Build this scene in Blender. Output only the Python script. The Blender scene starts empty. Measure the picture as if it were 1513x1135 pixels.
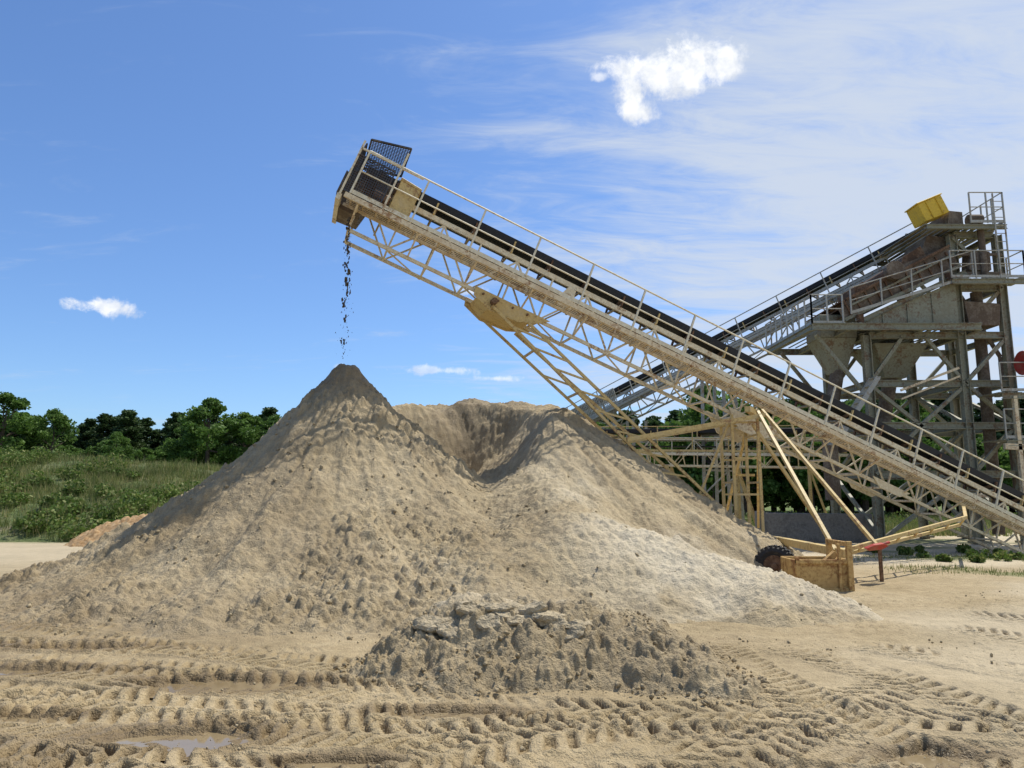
import bpy, bmesh, math, random
import numpy as np
from mathutils import Vector, Matrix
random.seed(7); rng=np.random.default_rng(7)
S=bpy.context.scene; COL=S.collection

# ------------------------------------------------------------------ noise
def hsh(xi,yi,s):
    h=(xi*374761393+yi*668265263+s*974634777)&0xffffffff
    h=((h^(h>>13))*1274126177)&0xffffffff
    h=h^(h>>16)
    return (h&0xffff)/65535.0
def vn(x,y,s=0):
    x=np.asarray(x,float); y=np.asarray(y,float)
    xi=np.floor(x).astype(np.int64); yi=np.floor(y).astype(np.int64)
    fx=x-xi; fy=y-yi; fx=fx*fx*(3-2*fx); fy=fy*fy*(3-2*fy)
    a=hsh(xi,yi,s); b=hsh(xi+1,yi,s); c=hsh(xi,yi+1,s); d=hsh(xi+1,yi+1,s)
    return (a*(1-fx)+b*fx)*(1-fy)+(c*(1-fx)+d*fx)*fy
def fbm(x,y,o=4,s=0):
    t=0;a=.5;n=0
    for i in range(o):
        t=t+a*vn(x*2**i,y*2**i,s+i*17); n+=a; a*=.5
    return t/n
def clods(x,y,cell,prob,s):
    wx=x+cell*.7*(vn(x/cell*2.1,y/cell*2.1,s+5)-.5); wy=y+cell*.7*(vn(x/cell*2.1,y/cell*2.1,s+9)-.5)
    xi=np.floor(wx/cell).astype(np.int64); yi=np.floor(wy/cell).astype(np.int64)
    out=np.zeros_like(x)
    for dx in (-1,0,1):
        for dy in (-1,0,1):
            a=xi+dx;b=yi+dy
            cx=(a+hsh(a,b,s))*cell; cy=(b+hsh(a,b,s+1))*cell
            r=cell*(.18+.42*hsh(a,b,s+2))*(hsh(a,b,s+3)<prob)
            d2=(wx-cx)**2+(wy-cy)**2
            out=np.maximum(out,np.sqrt(np.maximum(0,r*r-d2)))
    return out
def ss(a,b,x):
    t=np.clip((x-a)/(b-a),0,1); return t*t*(3-2*t)
def smax(a,b,k): return .5*(a+b+np.sqrt((a-b)**2+k*k))

# ------------------------------------------------------------------ materials
def newmat(n):
    m=bpy.data.materials.new(n); m.use_nodes=True
    nt=m.node_tree; b=nt.nodes['Principled BSDF']; return m,nt,b
def N(nt,t,**k):
    n=nt.nodes.new(t)
    for a,v in k.items(): setattr(n,a,v)
    return n
def ramp(nt,fac,stops):
    r=N(nt,'ShaderNodeValToRGB'); e=r.color_ramp.elements
    while len(e)<len(stops): e.new(.5)
    for i,(p,c) in enumerate(stops):
        e[i].position=p; e[i].color=(*c,1) if len(c)==3 else c
    nt.links.new(fac,r.inputs[0]); return r.outputs[0]
def noise(nt,scale,detail=4,rough=.55,vec=None,dist=0):
    n=N(nt,'ShaderNodeTexNoise'); n.inputs['Scale'].default_value=scale
    n.inputs['Detail'].default_value=detail; n.inputs['Roughness'].default_value=rough
    n.inputs['Distortion'].default_value=dist
    if vec is None:
        g=N(nt,'ShaderNodeNewGeometry'); vec=g.outputs['Position']
    nt.links.new(vec,n.inputs['Vector']); return n.outputs['Fac']
def mixc(nt,f,a,b,mode='MIX'):
    m=N(nt,'ShaderNodeMix',data_type='RGBA',blend_type=mode)
    for i,v in ((0,f),(6,a),(7,b)):
        if isinstance(v,(int,float)): m.inputs[i].default_value=v
        elif isinstance(v,tuple): m.inputs[i].default_value=(*v,1)
        else: nt.links.new(v,m.inputs[i])
    return m.outputs[2]
def mth(nt,op,a,b=None,c=None,clamp=False):
    m=N(nt,'ShaderNodeMath',operation=op); m.use_clamp=clamp
    for i,v in enumerate((a,b,c)):
        if v is None: continue
        if isinstance(v,(int,float)): m.inputs[i].default_value=v
        else: nt.links.new(v,m.inputs[i])
    return m.outputs[0]
def bump(nt,b,h,strength,dist):
    n=N(nt,'ShaderNodeBump'); n.inputs['Strength'].default_value=strength; n.inputs['Distance'].default_value=dist
    nt.links.new(h,n.inputs['Height']); nt.links.new(n.outputs[0],b.inputs['Normal'])
def attr(nt,name):
    a=N(nt,'ShaderNodeAttribute'); a.attribute_name=name; return a.outputs['Fac']

def sandmat(name,ground=False):
    m,nt,b=newmat(name)
    big=noise(nt,.6,4,.6); mid=noise(nt,5,4,.65); fine=noise(nt,75,2,.7)
    if ground: c=ramp(nt,big,[(.3,(.36,.285,.165)),(.5,(.44,.35,.21)),(.72,(.52,.425,.27))])
    else: c=ramp(nt,big,[(.3,(.395,.315,.19)),(.5,(.47,.385,.245)),(.72,(.54,.45,.30))])
    c=mixc(nt,.6,c,ramp(nt,mid,[(.3,(.62,.60,.57)),(.7,(1.12,1.12,1.12))]),'MULTIPLY')
    c=mixc(nt,.55,c,ramp(nt,fine,[(.25,(.5,.5,.5)),(.75,(1.35,1.33,1.3))]),'MULTIPLY')
    dry=attr(nt,'dry'); c=mixc(nt,dry,c,(.66,.585,.44))
    wet_and_shade=attr(nt,'wet_and_shade')
    c=mixc(nt,wet_and_shade,c,(.44,.39,.32),'MULTIPLY')  # damp tone, plus shade of grooves and hollow painted into the colour
    rough=mth(nt,'MULTIPLY_ADD',wet_and_shade,-.5,.92)
    if ground:
        gr=attr(nt,'grass'); gc=ramp(nt,noise(nt,1.3,4,.7),[(.3,(.06,.10,.025)),(.5,(.11,.16,.04)),(.7,(.24,.22,.10))])
        c=mixc(nt,gr,c,gc)
    nt.links.new(c,b.inputs['Base Color']); nt.links.new(rough,b.inputs['Roughness'])
    b.inputs['Specular IOR Level'].default_value=.25
    h=mth(nt,'ADD',noise(nt,28,3,.7),mth(nt,'MULTIPLY',fine,.4))
    bump(nt,b,h,1.0,.034)
    return m
M_sand=sandmat('sand'); M_ground=sandmat('ground_sand',True)

def paint(name,base,rust,amt,rough=.55,dirt=(.28,.22,.15),dm=.55):
    m,nt,b=newmat(name)
    n1=noise(nt,2.2,5,.7); n2=noise(nt,14,4,.7)
    k=mth(nt,'ADD',mth(nt,'MULTIPLY',n1,.6),mth(nt,'MULTIPLY',n2,.4))
    f=ramp(nt,k,[(amt-.05,(1,1,1)),(amt+.06,(0,0,0))])
    d=ramp(nt,n2,[(.35,(.78,.75,.70)),(.65,(1,1,1))])
    c=mixc(nt,1.0,base,d,'MULTIPLY')
    c=mixc(nt,ramp(nt,n1,[(.52,(0,0,0)),(.68,(dm,dm,dm))]),c,dirt)
    c=mixc(nt,f,c,rust)
    nt.links.new(c,b.inputs['Base Color']); b.inputs['Roughness'].default_value=rough
    b.inputs['Specular IOR Level'].default_value=.35
    bump(nt,b,n2,.25,.01)
    return m
M_cream=paint('weathered_cream_paint',(.76,.69,.51),(.26,.13,.05),.405,dirt=(.50,.35,.18),dm=.45)
M_beam=paint('walkway_edge_paint',(.74,.63,.43),(.30,.16,.07),.42,dirt=(.46,.30,.15),dm=.55)
M_rail=paint('handrail_paint',(.76,.71,.55),(.38,.26,.13),.39,dirt=(.54,.46,.3))
M_yel=paint('mustard_paint',(.62,.47,.20),(.28,.15,.07),.42,dirt=(.50,.40,.24))
M_yelb=paint('bright_yellow_paint',(.72,.50,.05),(.25,.14,.05),.38,dirt=(.5,.36,.08))
M_grey=paint('grey_green_paint',(.27,.28,.21),(.16,.10,.055),.44,dirt=(.22,.18,.11))
M_galv=paint('galvanised_steel',(.40,.41,.38),(.24,.17,.10),.42,.45,dirt=(.32,.28,.2))
M_rust=paint('rusty_steel',(.22,.13,.075),(.10,.055,.03),.5,.8,dirt=(.2,.15,.10))
M_brown=paint('muddy_brown_steel',(.19,.155,.12),(.11,.08,.055),.5,.8,dirt=(.27,.23,.17))
M_obox=paint('orange_rust_box',(.58,.39,.15),(.24,.11,.04),.46,.8,dirt=(.42,.24,.09))
M_red=paint('red_paint',(.42,.04,.03),(.15,.05,.03),.40)
M_belt=paint('rubber_belt',(.014,.014,.016),(.026,.025,.024),.42,.6,dirt=(.022,.021,.019))
M_mesh=paint('dark_mesh_steel',(.05,.055,.07),(.08,.05,.03),.42)
M_conc=paint('concrete',(.24,.23,.21),(.14,.135,.12),.45,.9,dirt=(.18,.17,.15))
M_tyre=paint('tyre_rubber',(.03,.03,.032),(.08,.07,.055),.42,.8,dirt=(.06,.055,.045))
m,nt,b=newmat('muddy_water'); M_water=m
nt.links.new(ramp(nt,noise(nt,1.5,3),[(.3,(.20,.145,.075)),(.7,(.27,.21,.12))]),b.inputs['Base Color'])
b.inputs['Roughness'].default_value=.1; bump(nt,b,noise(nt,9,2),.05,.01)
m,nt,b=newmat('gravel'); M_gravel=m
c=ramp(nt,noise(nt,9,5,.8),[(.3,(.18,.10,.04)),(.5,(.36,.225,.105)),(.7,(.52,.39,.23))])
nt.links.new(c,b.inputs['Base Color']); b.inputs['Roughness'].default_value=.95
m,nt,b=newmat('wet_dark_sand'); M_drop=m
nt.links.new(ramp(nt,noise(nt,12,3),[(.3,(.05,.04,.03)),(.7,(.11,.085,.06))]),b.inputs['Base Color']); b.inputs['Roughness'].default_value=.9
def leafmat(name,c0,c1,c2,trans=.25):
    m,nt,b=newmat(name)
    g=N(nt,'ShaderNodeNewGeometry')
    c=ramp(nt,g.outputs['Random Per Island'],[(0,c0),(.55,c1),(1,c2)])
    c=mixc(nt,.7,c,ramp(nt,noise(nt,.45,2),[(.3,(.6,.65,.6)),(.7,(1.3,1.25,1.1))]),'MULTIPLY')
    nt.links.new(c,b.inputs['Base Color']); b.inputs['Roughness'].default_value=.6
    b.inputs['Specular IOR Level'].default_value=.2
    t=N(nt,'ShaderNodeBsdfTranslucent'); nt.links.new(c,t.inputs[0])
    ms=N(nt,'ShaderNodeMixShader'); ms.inputs[0].default_value=trans
    nt.links.new(b.outputs[0],ms.inputs[1]); nt.links.new(t.outputs[0],ms.inputs[2])
    nt.links.new(ms.outputs[0],nt.nodes['Material Output'].inputs[0]); return m
M_leaf=leafmat('broadleaf_foliage',(.05,.11,.02),(.10,.185,.04),(.16,.26,.07),.38)
M_pine=leafmat('pine_needles',(.03,.06,.02),(.055,.10,.032),(.09,.14,.05),.25)
M_weed=leafmat('weed_foliage',(.07,.13,.025),(.13,.20,.045),(.24,.25,.10),.33)
M_dryg=leafmat('grass_blades',(.11,.16,.045),(.20,.23,.08),(.40,.35,.18),.33)
m,nt,b=newmat('bark'); M_bark=m
nt.links.new(ramp(nt,noise(nt,6,4),[(.3,(.05,.035,.025)),(.7,(.13,.10,.075))]),b.inputs['Base Color']); b.inputs['Roughness'].default_value=.95
m,nt,b=newmat('hill_grass'); M_hill=m
c=ramp(nt,noise(nt,.5,5,.75),[(.32,(.06,.09,.022)),(.47,(.10,.14,.038)),(.6,(.17,.18,.075)),(.72,(.30,.25,.15))])
nt.links.new(c,b.inputs['Base Color']); b.inputs['Roughness'].default_value=.95
bump(nt,b,noise(nt,3,4,.8),1,.3)

# ------------------------------------------------------------------ mesh helpers
def npmesh(name,V,F,mats,k=None,smooth=False,parent=None,attrs=None):
    V=np.ascontiguousarray(V,dtype=np.float32); F=np.ascontiguousarray(F,dtype=np.int32)
    me=bpy.data.meshes.new(name); k=F.shape[1]
    me.vertices.add(len(V)); me.vertices.foreach_set('co',V.ravel())
    me.loops.add(F.size); me.loops.foreach_set('vertex_index',F.ravel())
    me.polygons.add(len(F)); me.polygons.foreach_set('loop_start',np.arange(0,F.size,k,dtype=np.int32))
    if smooth: me.polygons.foreach_set('use_smooth',np.ones(len(F),dtype=bool))
    for m in mats: me.materials.append(m)
    if attrs:
        for n,a in attrs.items():
            at=me.attributes.new(n,'FLOAT','POINT'); at.data.foreach_set('value',np.ascontiguousarray(a,dtype=np.float32).ravel())
    me.update(calc_edges=True); me.validate()
    ob=bpy.data.objects.new(name,me); COL.objects.link(ob)
    if parent: ob.parent=parent
    return ob
def gridmesh(name,xs,ys,Z,mat,mask=None,attrs=None,parent=None):
    ny,nx=Z.shape; X,Y=np.meshgrid(xs,ys)
    V=np.stack([X,Y,Z],-1).reshape(-1,3)
    i=np.arange(ny-1)[:,None]*nx+np.arange(nx-1)[None,:]
    F=np.stack([i,i+1,i+nx+1,i+nx],-1).reshape(-1,4)
    at={k:v.ravel() for k,v in (attrs or {}).items()}
    if mask is not None:
        mk=mask.ravel(); F=F[mk[F].any(1)]
        u=np.unique(F); re=np.zeros(len(V),np.int64); re[u]=np.arange(len(u))
        V=V[u]; F=re[F]; at={k:v[u] for k,v in at.items()}
    return npmesh(name,V,F,[mat],smooth=True,attrs=at,parent=parent)
def empty(name,loc=(0,0,0)):
    e=bpy.data.objects.new(name,None); e.location=loc; COL.objects.link(e); e.empty_display_size=.5; return e

class MB:
    def __init__(s): s.v=[];s.f=[];s.m=[]
    def hexa(s,c,m=0):
        n=len(s.v); s.v+=[tuple(p) for p in c]
        for q in ((0,3,2,1),(4,5,6,7),(0,1,5,4),(1,2,6,5),(2,3,7,6),(3,0,4,7)):
            s.f.append(tuple(n+i for i in q)); s.m.append(m)
    def beam(s,p,q,w,h=None,m=0,up=(0,0,1)):
        h=h or w; p=Vector(p);q=Vector(q); a=(q-p).normalized(); u=Vector(up)
        if abs(a.dot(u))>.97: u=Vector((0,1,0))
        x=a.cross(u).normalized()*(w/2); y=x.cross(a).normalized()*(h/2)
        s.hexa([p-x-y,p+x-y,q+x-y,q-x-y,p-x+y,p+x+y,q+x+y,q-x+y],m)
    def ibeam(s,p,q,w,h,m=0,up=(0,0,1)):
        p=Vector(p);q=Vector(q); a=(q-p).normalized(); u=Vector(up)
        if abs(a.dot(u))>.97: u=Vector((0,1,0))
        x=a.cross(u).normalized(); y=x.cross(a).normalized(); t=h*.1
        for sg in (-1,1):
            o=y*(sg*(h/2-t/2)); s.beam(p+o,q+o,w,t,m,up)
        s.beam(p,q,w*.12,h-2*t+.004,m,up)
    def cyl(s,p,q,r,n=10,m=0,r2=None,cap=True):
        p=Vector(p);q=Vector(q); a=(q-p).normalized(); u=Vector((0,0,1)) if abs(a.z)<.9 else Vector((1,0,0))
        x=a.cross(u).normalized(); y=a.cross(x); r2=r if r2 is None else r2; b=len(s.v)
        for c,rr in ((p,r),(q,r2)):
            for i in range(n):
                t=2*math.pi*i/n; s.v.append(tuple(c+(x*math.cos(t)+y*math.sin(t))*rr))
        for i in range(n):
            j=(i+1)%n; s.f.append((b+i,b+j,b+n+j,b+n+i)); s.m.append(m)
        if cap:
            s.f.append(tuple(b+i for i in range(n))[::-1]); s.m.append(m)
            s.f.append(tuple(b+n+i for i in range(n))); s.m.append(m)
    def prism(s,pts,off,m=0):
        n=len(pts); b=len(s.v); off=Vector(off)
        s.v+=[tuple(Vector(p)) for p in pts]+[tuple(Vector(p)+off) for p in pts]
        s.f.append(tuple(b+i for i in range(n))[::-1]); s.m.append(m)
        s.f.append(tuple(b+n+i for i in range(n))); s.m.append(m)
        for i in range(n):
            j=(i+1)%n; s.f.append((b+i,b+j,b+n+j,b+n+i)); s.m.append(m)
    def grille(s,p00,p10,p11,p01,nx,ny,t=.012,m=0,frame=.035):
        P=lambda u,v:(Vector(p00)*(1-u)+Vector(p10)*u)*(1-v)+(Vector(p01)*(1-u)+Vector(p11)*u)*v
        for i in range(1,nx): s.beam(P(i/nx,0),P(i/nx,1),t,t,m)
        for j in range(1,ny): s.beam(P(0,j/ny),P(1,j/ny),t,t,m)
        for a,b in ((p00,p10),(p10,p11),(p11,p01),(p01,p00)): s.beam(a,b,frame,frame,m)
    def rail(s,pts,h=1.05,up=(0,0,1),sp=1.4,m=0,r=.022):
        up=Vector(up)
        for a,b in zip(pts[:-1],pts[1:]):
            a=Vector(a);b=Vector(b); L=(b-a).length; n=max(1,round(L/sp))
            s.cyl(a+up*h,b+up*h,r,6,m); s.cyl(a+up*h*.52,b+up*h*.52,r*.85,6,m)
            s.beam(a+up*.06,b+up*.06,.012,.10,m)
            for i in range(n+1):
                p=a.lerp(b,i/n); s.beam(p,p+up*h,r*2,r*2,m)
    def obj(s,name,mats,parent=None,bevel=0):
        me=bpy.data.meshes.new(name); me.from_pydata(s.v,[],s.f)
        for m in mats: me.materials.append(m)
        me.polygons.foreach_set('material_index',s.m)
        bm=bmesh.new(); bm.from_mesh(me); bmesh.ops.recalc_face_normals(bm,faces=bm.faces); bm.to_mesh(me); bm.free()
        ob=bpy.data.objects.new(name,me); COL.objects.link(ob)
        if parent: ob.parent=parent
        if bevel:
            md=ob.modifiers.new('bevel','BEVEL'); md.width=bevel; md.segments=1
        return ob

def hullproto(n=16):
    bm=bmesh.new()
    for i in range(n):
        v=Vector(rng.normal(size=3)).normalized()*random.uniform(.75,1.05); bm.verts.new(v)
    bmesh.ops.convex_hull(bm,input=bm.verts)
    bmesh.ops.triangulate(bm,faces=bm.faces)
    bm.verts.ensure_lookup_table(); bm.verts.index_update()
    vs=np.array([v.co[:] for v in bm.verts]); fs=np.array([[v.index for v in f.verts] for f in bm.faces]); bm.free()
    return vs,fs
PROTOS=[hullproto(random.randint(14,24)) for _ in range(14)]
def rotm(n):
    q=rng.normal(size=(n,4)); q/=np.linalg.norm(q,axis=1)[:,None]; w,x,y,z=q.T
    return np.stack([1-2*(y*y+z*z),2*(x*y-z*w),2*(x*z+y*w),2*(x*y+z*w),1-2*(x*x+z*z),2*(y*z-x*w),2*(x*z-y*w),2*(y*z+x*w),1-2*(x*x+y*y)],-1).reshape(n,3,3)
def scatter(name,P,size,mat,stretch=(1,1,1),parent=None,smooth=True,wet_and_shade=0.):
    P=np.asarray(P,float); n=len(P); R=rotm(n); idx=rng.integers(0,len(PROTOS),n); Vs=[];Fs=[];o=0
    for k,(pv,pf) in enumerate(PROTOS):
        ii=np.where(idx==k)[0]
        if len(ii)==0: continue
        an=rng.uniform(.6,1.2,(len(ii),1,3))
        v=np.einsum('nij,nkj->nki',R[ii],pv[None]*an)*np.array(stretch)*size[ii][:,None,None]+P[ii][:,None,:]
        f=pf[None]+(np.arange(len(ii))*len(pv))[:,None,None]+o
        Vs.append(v.reshape(-1,3)); Fs.append(f.reshape(-1,3)); o+=len(ii)*len(pv)
    V=np.concatenate(Vs); at={'dry':np.zeros(len(V)),'wet_and_shade':np.full(len(V),wet_and_shade)}
    return npmesh(name,V,np.concatenate(Fs),[mat],parent=parent,attrs=at,smooth=smooth)

# ------------------------------------------------------------------ sand piles
def seg(x,y,p0,p1,h0,h1,sl,r0=.15):
    ax,ay=p1[0]-p0[0],p1[1]-p0[1]; t=np.clip(((x-p0[0])*ax+(y-p0[1])*ay)/(ax*ax+ay*ay),0,1)
    d=np.hypot(x-p0[0]-t*ax,y-p0[1]-t*ay); return h0+(h1-h0)*t-sl*(np.sqrt(d*d+r0*r0)-r0)
def main_pile(x,y):
    wx=x+.5*(fbm(x*.5,y*.5,3,3)-.5); wy=y+.5*(fbm(x*.5,y*.5,3,8)-.5)
    r=np.hypot(x+3.72,y-16.3)
    rw=r+(np.hypot(wx+3.72,wy-16.3)-r)*ss(.3,2,r)
    ang=np.arctan2(y-16.3,x+3.72)
    rw=rw*(1+.13*(fbm(ang*2.2+9,r*.12,3,21)-.5)*ss(.4,2.5,r))
    lf=ss(.5,-.9,np.cos(ang))
    rw=rw*(1+.03*lf*ss(.8,2.5,r))
    z1=np.interp(rw,[0,.16,.30,.44,.95,2.3,3.6,5.0,6.2,7.5,9],[4.62,4.60,4.50,4.30,3.70,2.40,1.40,.58,.17,-.12,-.4])
    z1+=(.16*(vn(ang*9,r*.35,31)-.5)+.09*(vn(ang*23,r*.5,33)-.5))*ss(.5,2.5,r)
    r2=np.hypot(wx+1.0,wy-20.0); a2=np.arctan2(y-20,x+1)
    c2=5.72-.72*r2*(1+.08*(vn(a2*3,r2*.2,41)-.5))
    c2=np.where(c2<1,c2*.8+.2,c2)
    c2+=(.34*(vn(a2*11,r2*.3,43)-.5)+.16*(vn(a2*27,r2*.6,44)-.5))
    cap=4.42-.20*(21.6-y)+.42*(fbm(x*1.6,y*1.6,4,50)-.5)
    z2=-smax(-c2,-cap,.08)
    xc=x+.95+.12*(y-17.5)+.35*(vn(y*1.3,x*.6,52)-.5)
    bowl=1.95+np.where(xc>0,.62,.55)*np.abs(xc)**1.75+1.5*np.maximum(0,y-19.4)+.10*np.maximum(0,y-17)-.62*np.maximum(0,17.0-y)+.45*(fbm(x*1.5,y*1.5,4,55)-.5)
    z2=-smax(-z2,-bowl,.10)
    z3=seg(x,y,(1.1,13.1),(3.7,11.5),1.4,.62,.50,.5)+.2*(fbm(x*2,y*2,3,60)-.5)
    z3b=seg(x,y,(-.6,12.6),(-.2,10.6),1.0,.45,.5,.4)
    z3c=seg(x,y,(.6,15.8),(1.1,13.1),2.35,1.4,.62,.4)
    z3d=seg(x,y,(-2.6,13.0),(-2.2,11.0),1.35,.55,.6,.3)
    z=smax(z1,z2,.10); z=smax(z,z3,.2); z=smax(z,z3b,.2); z=smax(z,z3c,.15); z=smax(z,z3d,.15)
    return z-.06
def main_detail(x,y,z):
    cm=ss(.34,.56,fbm(x*.5,y*.5,3,70))
    left=ss(.6,-1.6,x)
    cm=np.clip((.3+.85*cm)*(.30+.70*left),0,1.1)*ss(4.4,3.6,z)
    d=.45*clods(x,y,.36,.30,80)*cm**2+.80*clods(x,y,.2,.5,90)*cm+.95*clods(x,y,.11,.7,100)*(.2+.8*cm)+.9*clods(x,y,.06,.75,110)*(.4+.65*cm)
    return d+.13*(fbm(x*2.6,y*2.6,4,120)-.5)*1.3+.06*(fbm(x*13,y*13,3,125)-.5)
def main_h(x,y):
    z=main_pile(x,y); return z+main_detail(x,y,z)
xs=np.arange(-13.5,8.6,.024); ys=[8.2]
while ys[-1]<27: ys.append(ys[-1]+.018+.0009*(ys[-1]-8))
ys=np.array(ys); X,Y=np.meshgrid(xs,ys)
base=main_pile(X,Y); Z=base+main_detail(X,Y,base)*ss(-.15,.15,base)
dry=np.clip(ss(.30,.75,fbm(X*.9,Y*.9,5,130)+.24*ss(3.2,.6,np.hypot((X-2.8)*.7,Y-12))-.08),0,1)*ss(.2,2.4,X+.25*(Y-12))*.75*ss(18,14,Y)
wet_and_shade=np.clip(ss(-.1,-4,X)*.14+.6*ss(1.3,.35,np.hypot(X+3.7,Y-16.3))+.30*ss(.6,.1,base)*ss(0,-4,X)+.40*ss(19.3,19.9,Y)*ss(-2.6,-2.0,X)*ss(1.2,.4,X)*ss(.1,.3,base),0,.7)  # last term darkens the hollow's back wall: shade painted into the sand colour
wet_and_shade=np.clip(wet_and_shade+.26*ss(.5,.68,fbm(X*.7,Y*.7,5,135)),0,.75)
pile=gridmesh('sand_pile',xs,ys,Z,M_sand,mask=base>-.09,attrs={'dry':dry,'wet_and_shade':wet_and_shade})
n=12000; px=rng.uniform(-11.5,6.5,n); py=rng.uniform(8.6,19,n)
b0=main_pile(px,py); cl=fbm(px*.5,py*.5,3,140)
k=(b0>-.15)&(b0<3.4)&(rng.random(n)<ss(.38,.62,cl)*(.12+.5*ss(1,-1.8,px)))
px,py,b0=px[k],py[k],b0[k]
sz=.012+.04*rng.random(len(px))**3.5
zz=np.maximum(main_h(px,py),.0)
scatter('loose_clods',np.stack([px,py,zz+sz*.1],-1),sz,M_sand,parent=pile,wet_and_shade=.05)

def mound(x,y):
    z=seg(x,y,(-.42,8.0),(1.15,7.85),.62,.50,.66,.25)
    z=smax(z,seg(x,y,(1.1,7.9),(1.65,7.1),.42,.2,.55,.2),.1)
    z=smax(z,seg(x,y,(-.5,8.1),(-.9,8.6),.5,.3,.6,.2),.1)
    return z+.26*(fbm(x*1.5,y*1.5,3,150)-.5)-.02
xs2=np.arange(-2.9,3.1,.0115); ys2=np.arange(5.9,10,.0115); X,Y=np.meshgrid(xs2,ys2)
b2=mound(X,Y)
D=.65*clods(X,Y,.26,.4,160)*.8+.85*clods(X,Y,.13,.6,165)+.8*clods(X,Y,.065,.7,170)+.6*clods(X,Y,.035,.7,175)+.16*(fbm(X*5,Y*5,4,180)-.5)
flat=ss(.40,.58,b2)*ss(7.7,8.2,Y)
Z2=b2+D*(1-.8*flat)*ss(-.1,.08,b2)
m2=gridmesh('sand_pile',xs2,ys2,Z2,M_sand,mask=b2>-.06,attrs={'dry':.5*flat,'wet_and_shade':.35*(1-flat)*ss(.2,.7,fbm(X*2,Y*2,3,182))+.06})
mb=MB()
def slab(c,sx,sy,sz,rx,ry,rz):
    R=Matrix.Rotation(rz,4,'Z')@Matrix.Rotation(ry,4,'Y')@Matrix.Rotation(rx,4,'X')
    n=random.randint(7,10); pts=[]
    for i in range(n):
        t=2*math.pi*i/n+random.uniform(-.2,.2); k=random.uniform(.8,1.12)
        pts.append((math.cos(t)*sx*k,math.sin(t)*sy*k))
    lo=[Vector(c)+R@Vector((a*.8,b*.8,-sz/2)) for a,b in pts]; mi=[Vector(c)+R@Vector((a*1.04,b*1.04,sz*.2)) for a,b in pts]; hi=[Vector(c)+R@Vector((a*.86,b*.86,sz/2*random.uniform(.8,1.2))) for a,b in pts]
    b=len(mb.v); mb.v+=[tuple(v) for v in lo+mi+hi]
    mb.f.append(tuple(range(b,b+n))[::-1]); mb.f.append(tuple(range(b+2*n,b+3*n))); mb.m+=[0,0]
    for l in (0,n):
        for i in range(n):
            j=(i+1)%n; mb.f.append((b+l+i,b+l+j,b+l+n+j,b+l+n+i)); mb.m.append(0)
for i in range(17):
    x=-.85+i*.095+random.uniform(-.05,.05); y=7.66-.006*i+random.uniform(-.15,.10)
    z=float(mound(np.array([x]),np.array([y]))[0])+.03
    slab((x,y,z),random.uniform(.09,.21),random.uniform(.06,.12),random.uniform(.06,.12),random.uniform(.1,.8),random.uniform(-.25,.25),random.uniform(-.6,.6))
so=mb.obj('crust_slabs',[M_sand],m2)
at=so.data.attributes.new('dry','FLOAT','POINT'); at.data.foreach_set('value',[.2]*len(so.data.vertices))
sd=so.modifiers.new('sub','SUBSURF'); sd.subdivision_type='SIMPLE'; sd.levels=3; sd.render_levels=3
tx=bpy.data.textures.new('slab_noise','CLOUDS'); tx.noise_scale=.06
dm_=so.modifiers.new('disp','DISPLACE'); dm_.texture=tx; dm_.strength=.045; dm_.texture_coords='GLOBAL'
n=1800; px=rng.uniform(-2.2,2.6,n); py=rng.uniform(6.1,8.2,n); b0=mound(px,py); k=(b0>-.12)&(b0<.5)
px,py,b0=px[k],py[k],b0[k]; sz=.007+.028*rng.random(len(px))**3.5
scatter('loose_clods',np.stack([px,py,np.maximum(b0,0)+.02+sz*.2],-1),sz,M_sand,parent=m2,wet_and_shade=.15)

# ------------------------------------------------------------------ ground
xf=np.arange(-9.5,9.8,.0165); lo=[xf[0]]; st=.05
while lo[-1]>-600: lo.append(lo[-1]-st); st*=1.11
hi=[xf[-1]]; st=.05
while hi[-1]<600: hi.append(hi[-1]+st); st*=1.11
gx=np.concatenate([np.array(lo[1:])[::-1],xf,np.array(hi[1:])])
yf=[4.3]
while yf[-1]<13: yf.append(yf[-1]+.0025*yf[-1])
lo=[4.3]; st=.05
while lo[-1]>-60: lo.append(lo[-1]-st); st*=1.15
hi=[yf[-1]]; st=.05
while hi[-1]<1200: hi.append(hi[-1]+st); st*=1.06
gy=np.concatenate([np.array(lo[1:])[::-1],np.array(yf),np.array(hi[1:])])
X,Y=np.meshgrid(gx,gy)
near=ss(40,15,np.hypot(X,Y))
G=(.12*(fbm(X*.35,Y*.35,4,200)-.5)+.05*(fbm(X*2.0,Y*2.0,4,210)-.5)+.02*(fbm(X*9,Y*9,3,215)-.5))*near
fine=((np.abs(X)<9.8)&(Y>4.2)&(Y<13))
G[fine]+= .5*clods(X[fine],Y[fine],.07,.35,220)*ss(.45,.65,fbm(X[fine]*.9,Y[fine]*.9,3,222))
ground_wet_shade=ss(.38,.64,fbm(X*.28+3,Y*.6,4,230))*ss(4.5,-1,X)*ss(14,9,Y)*.6
GR=np.zeros_like(G)
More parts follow.
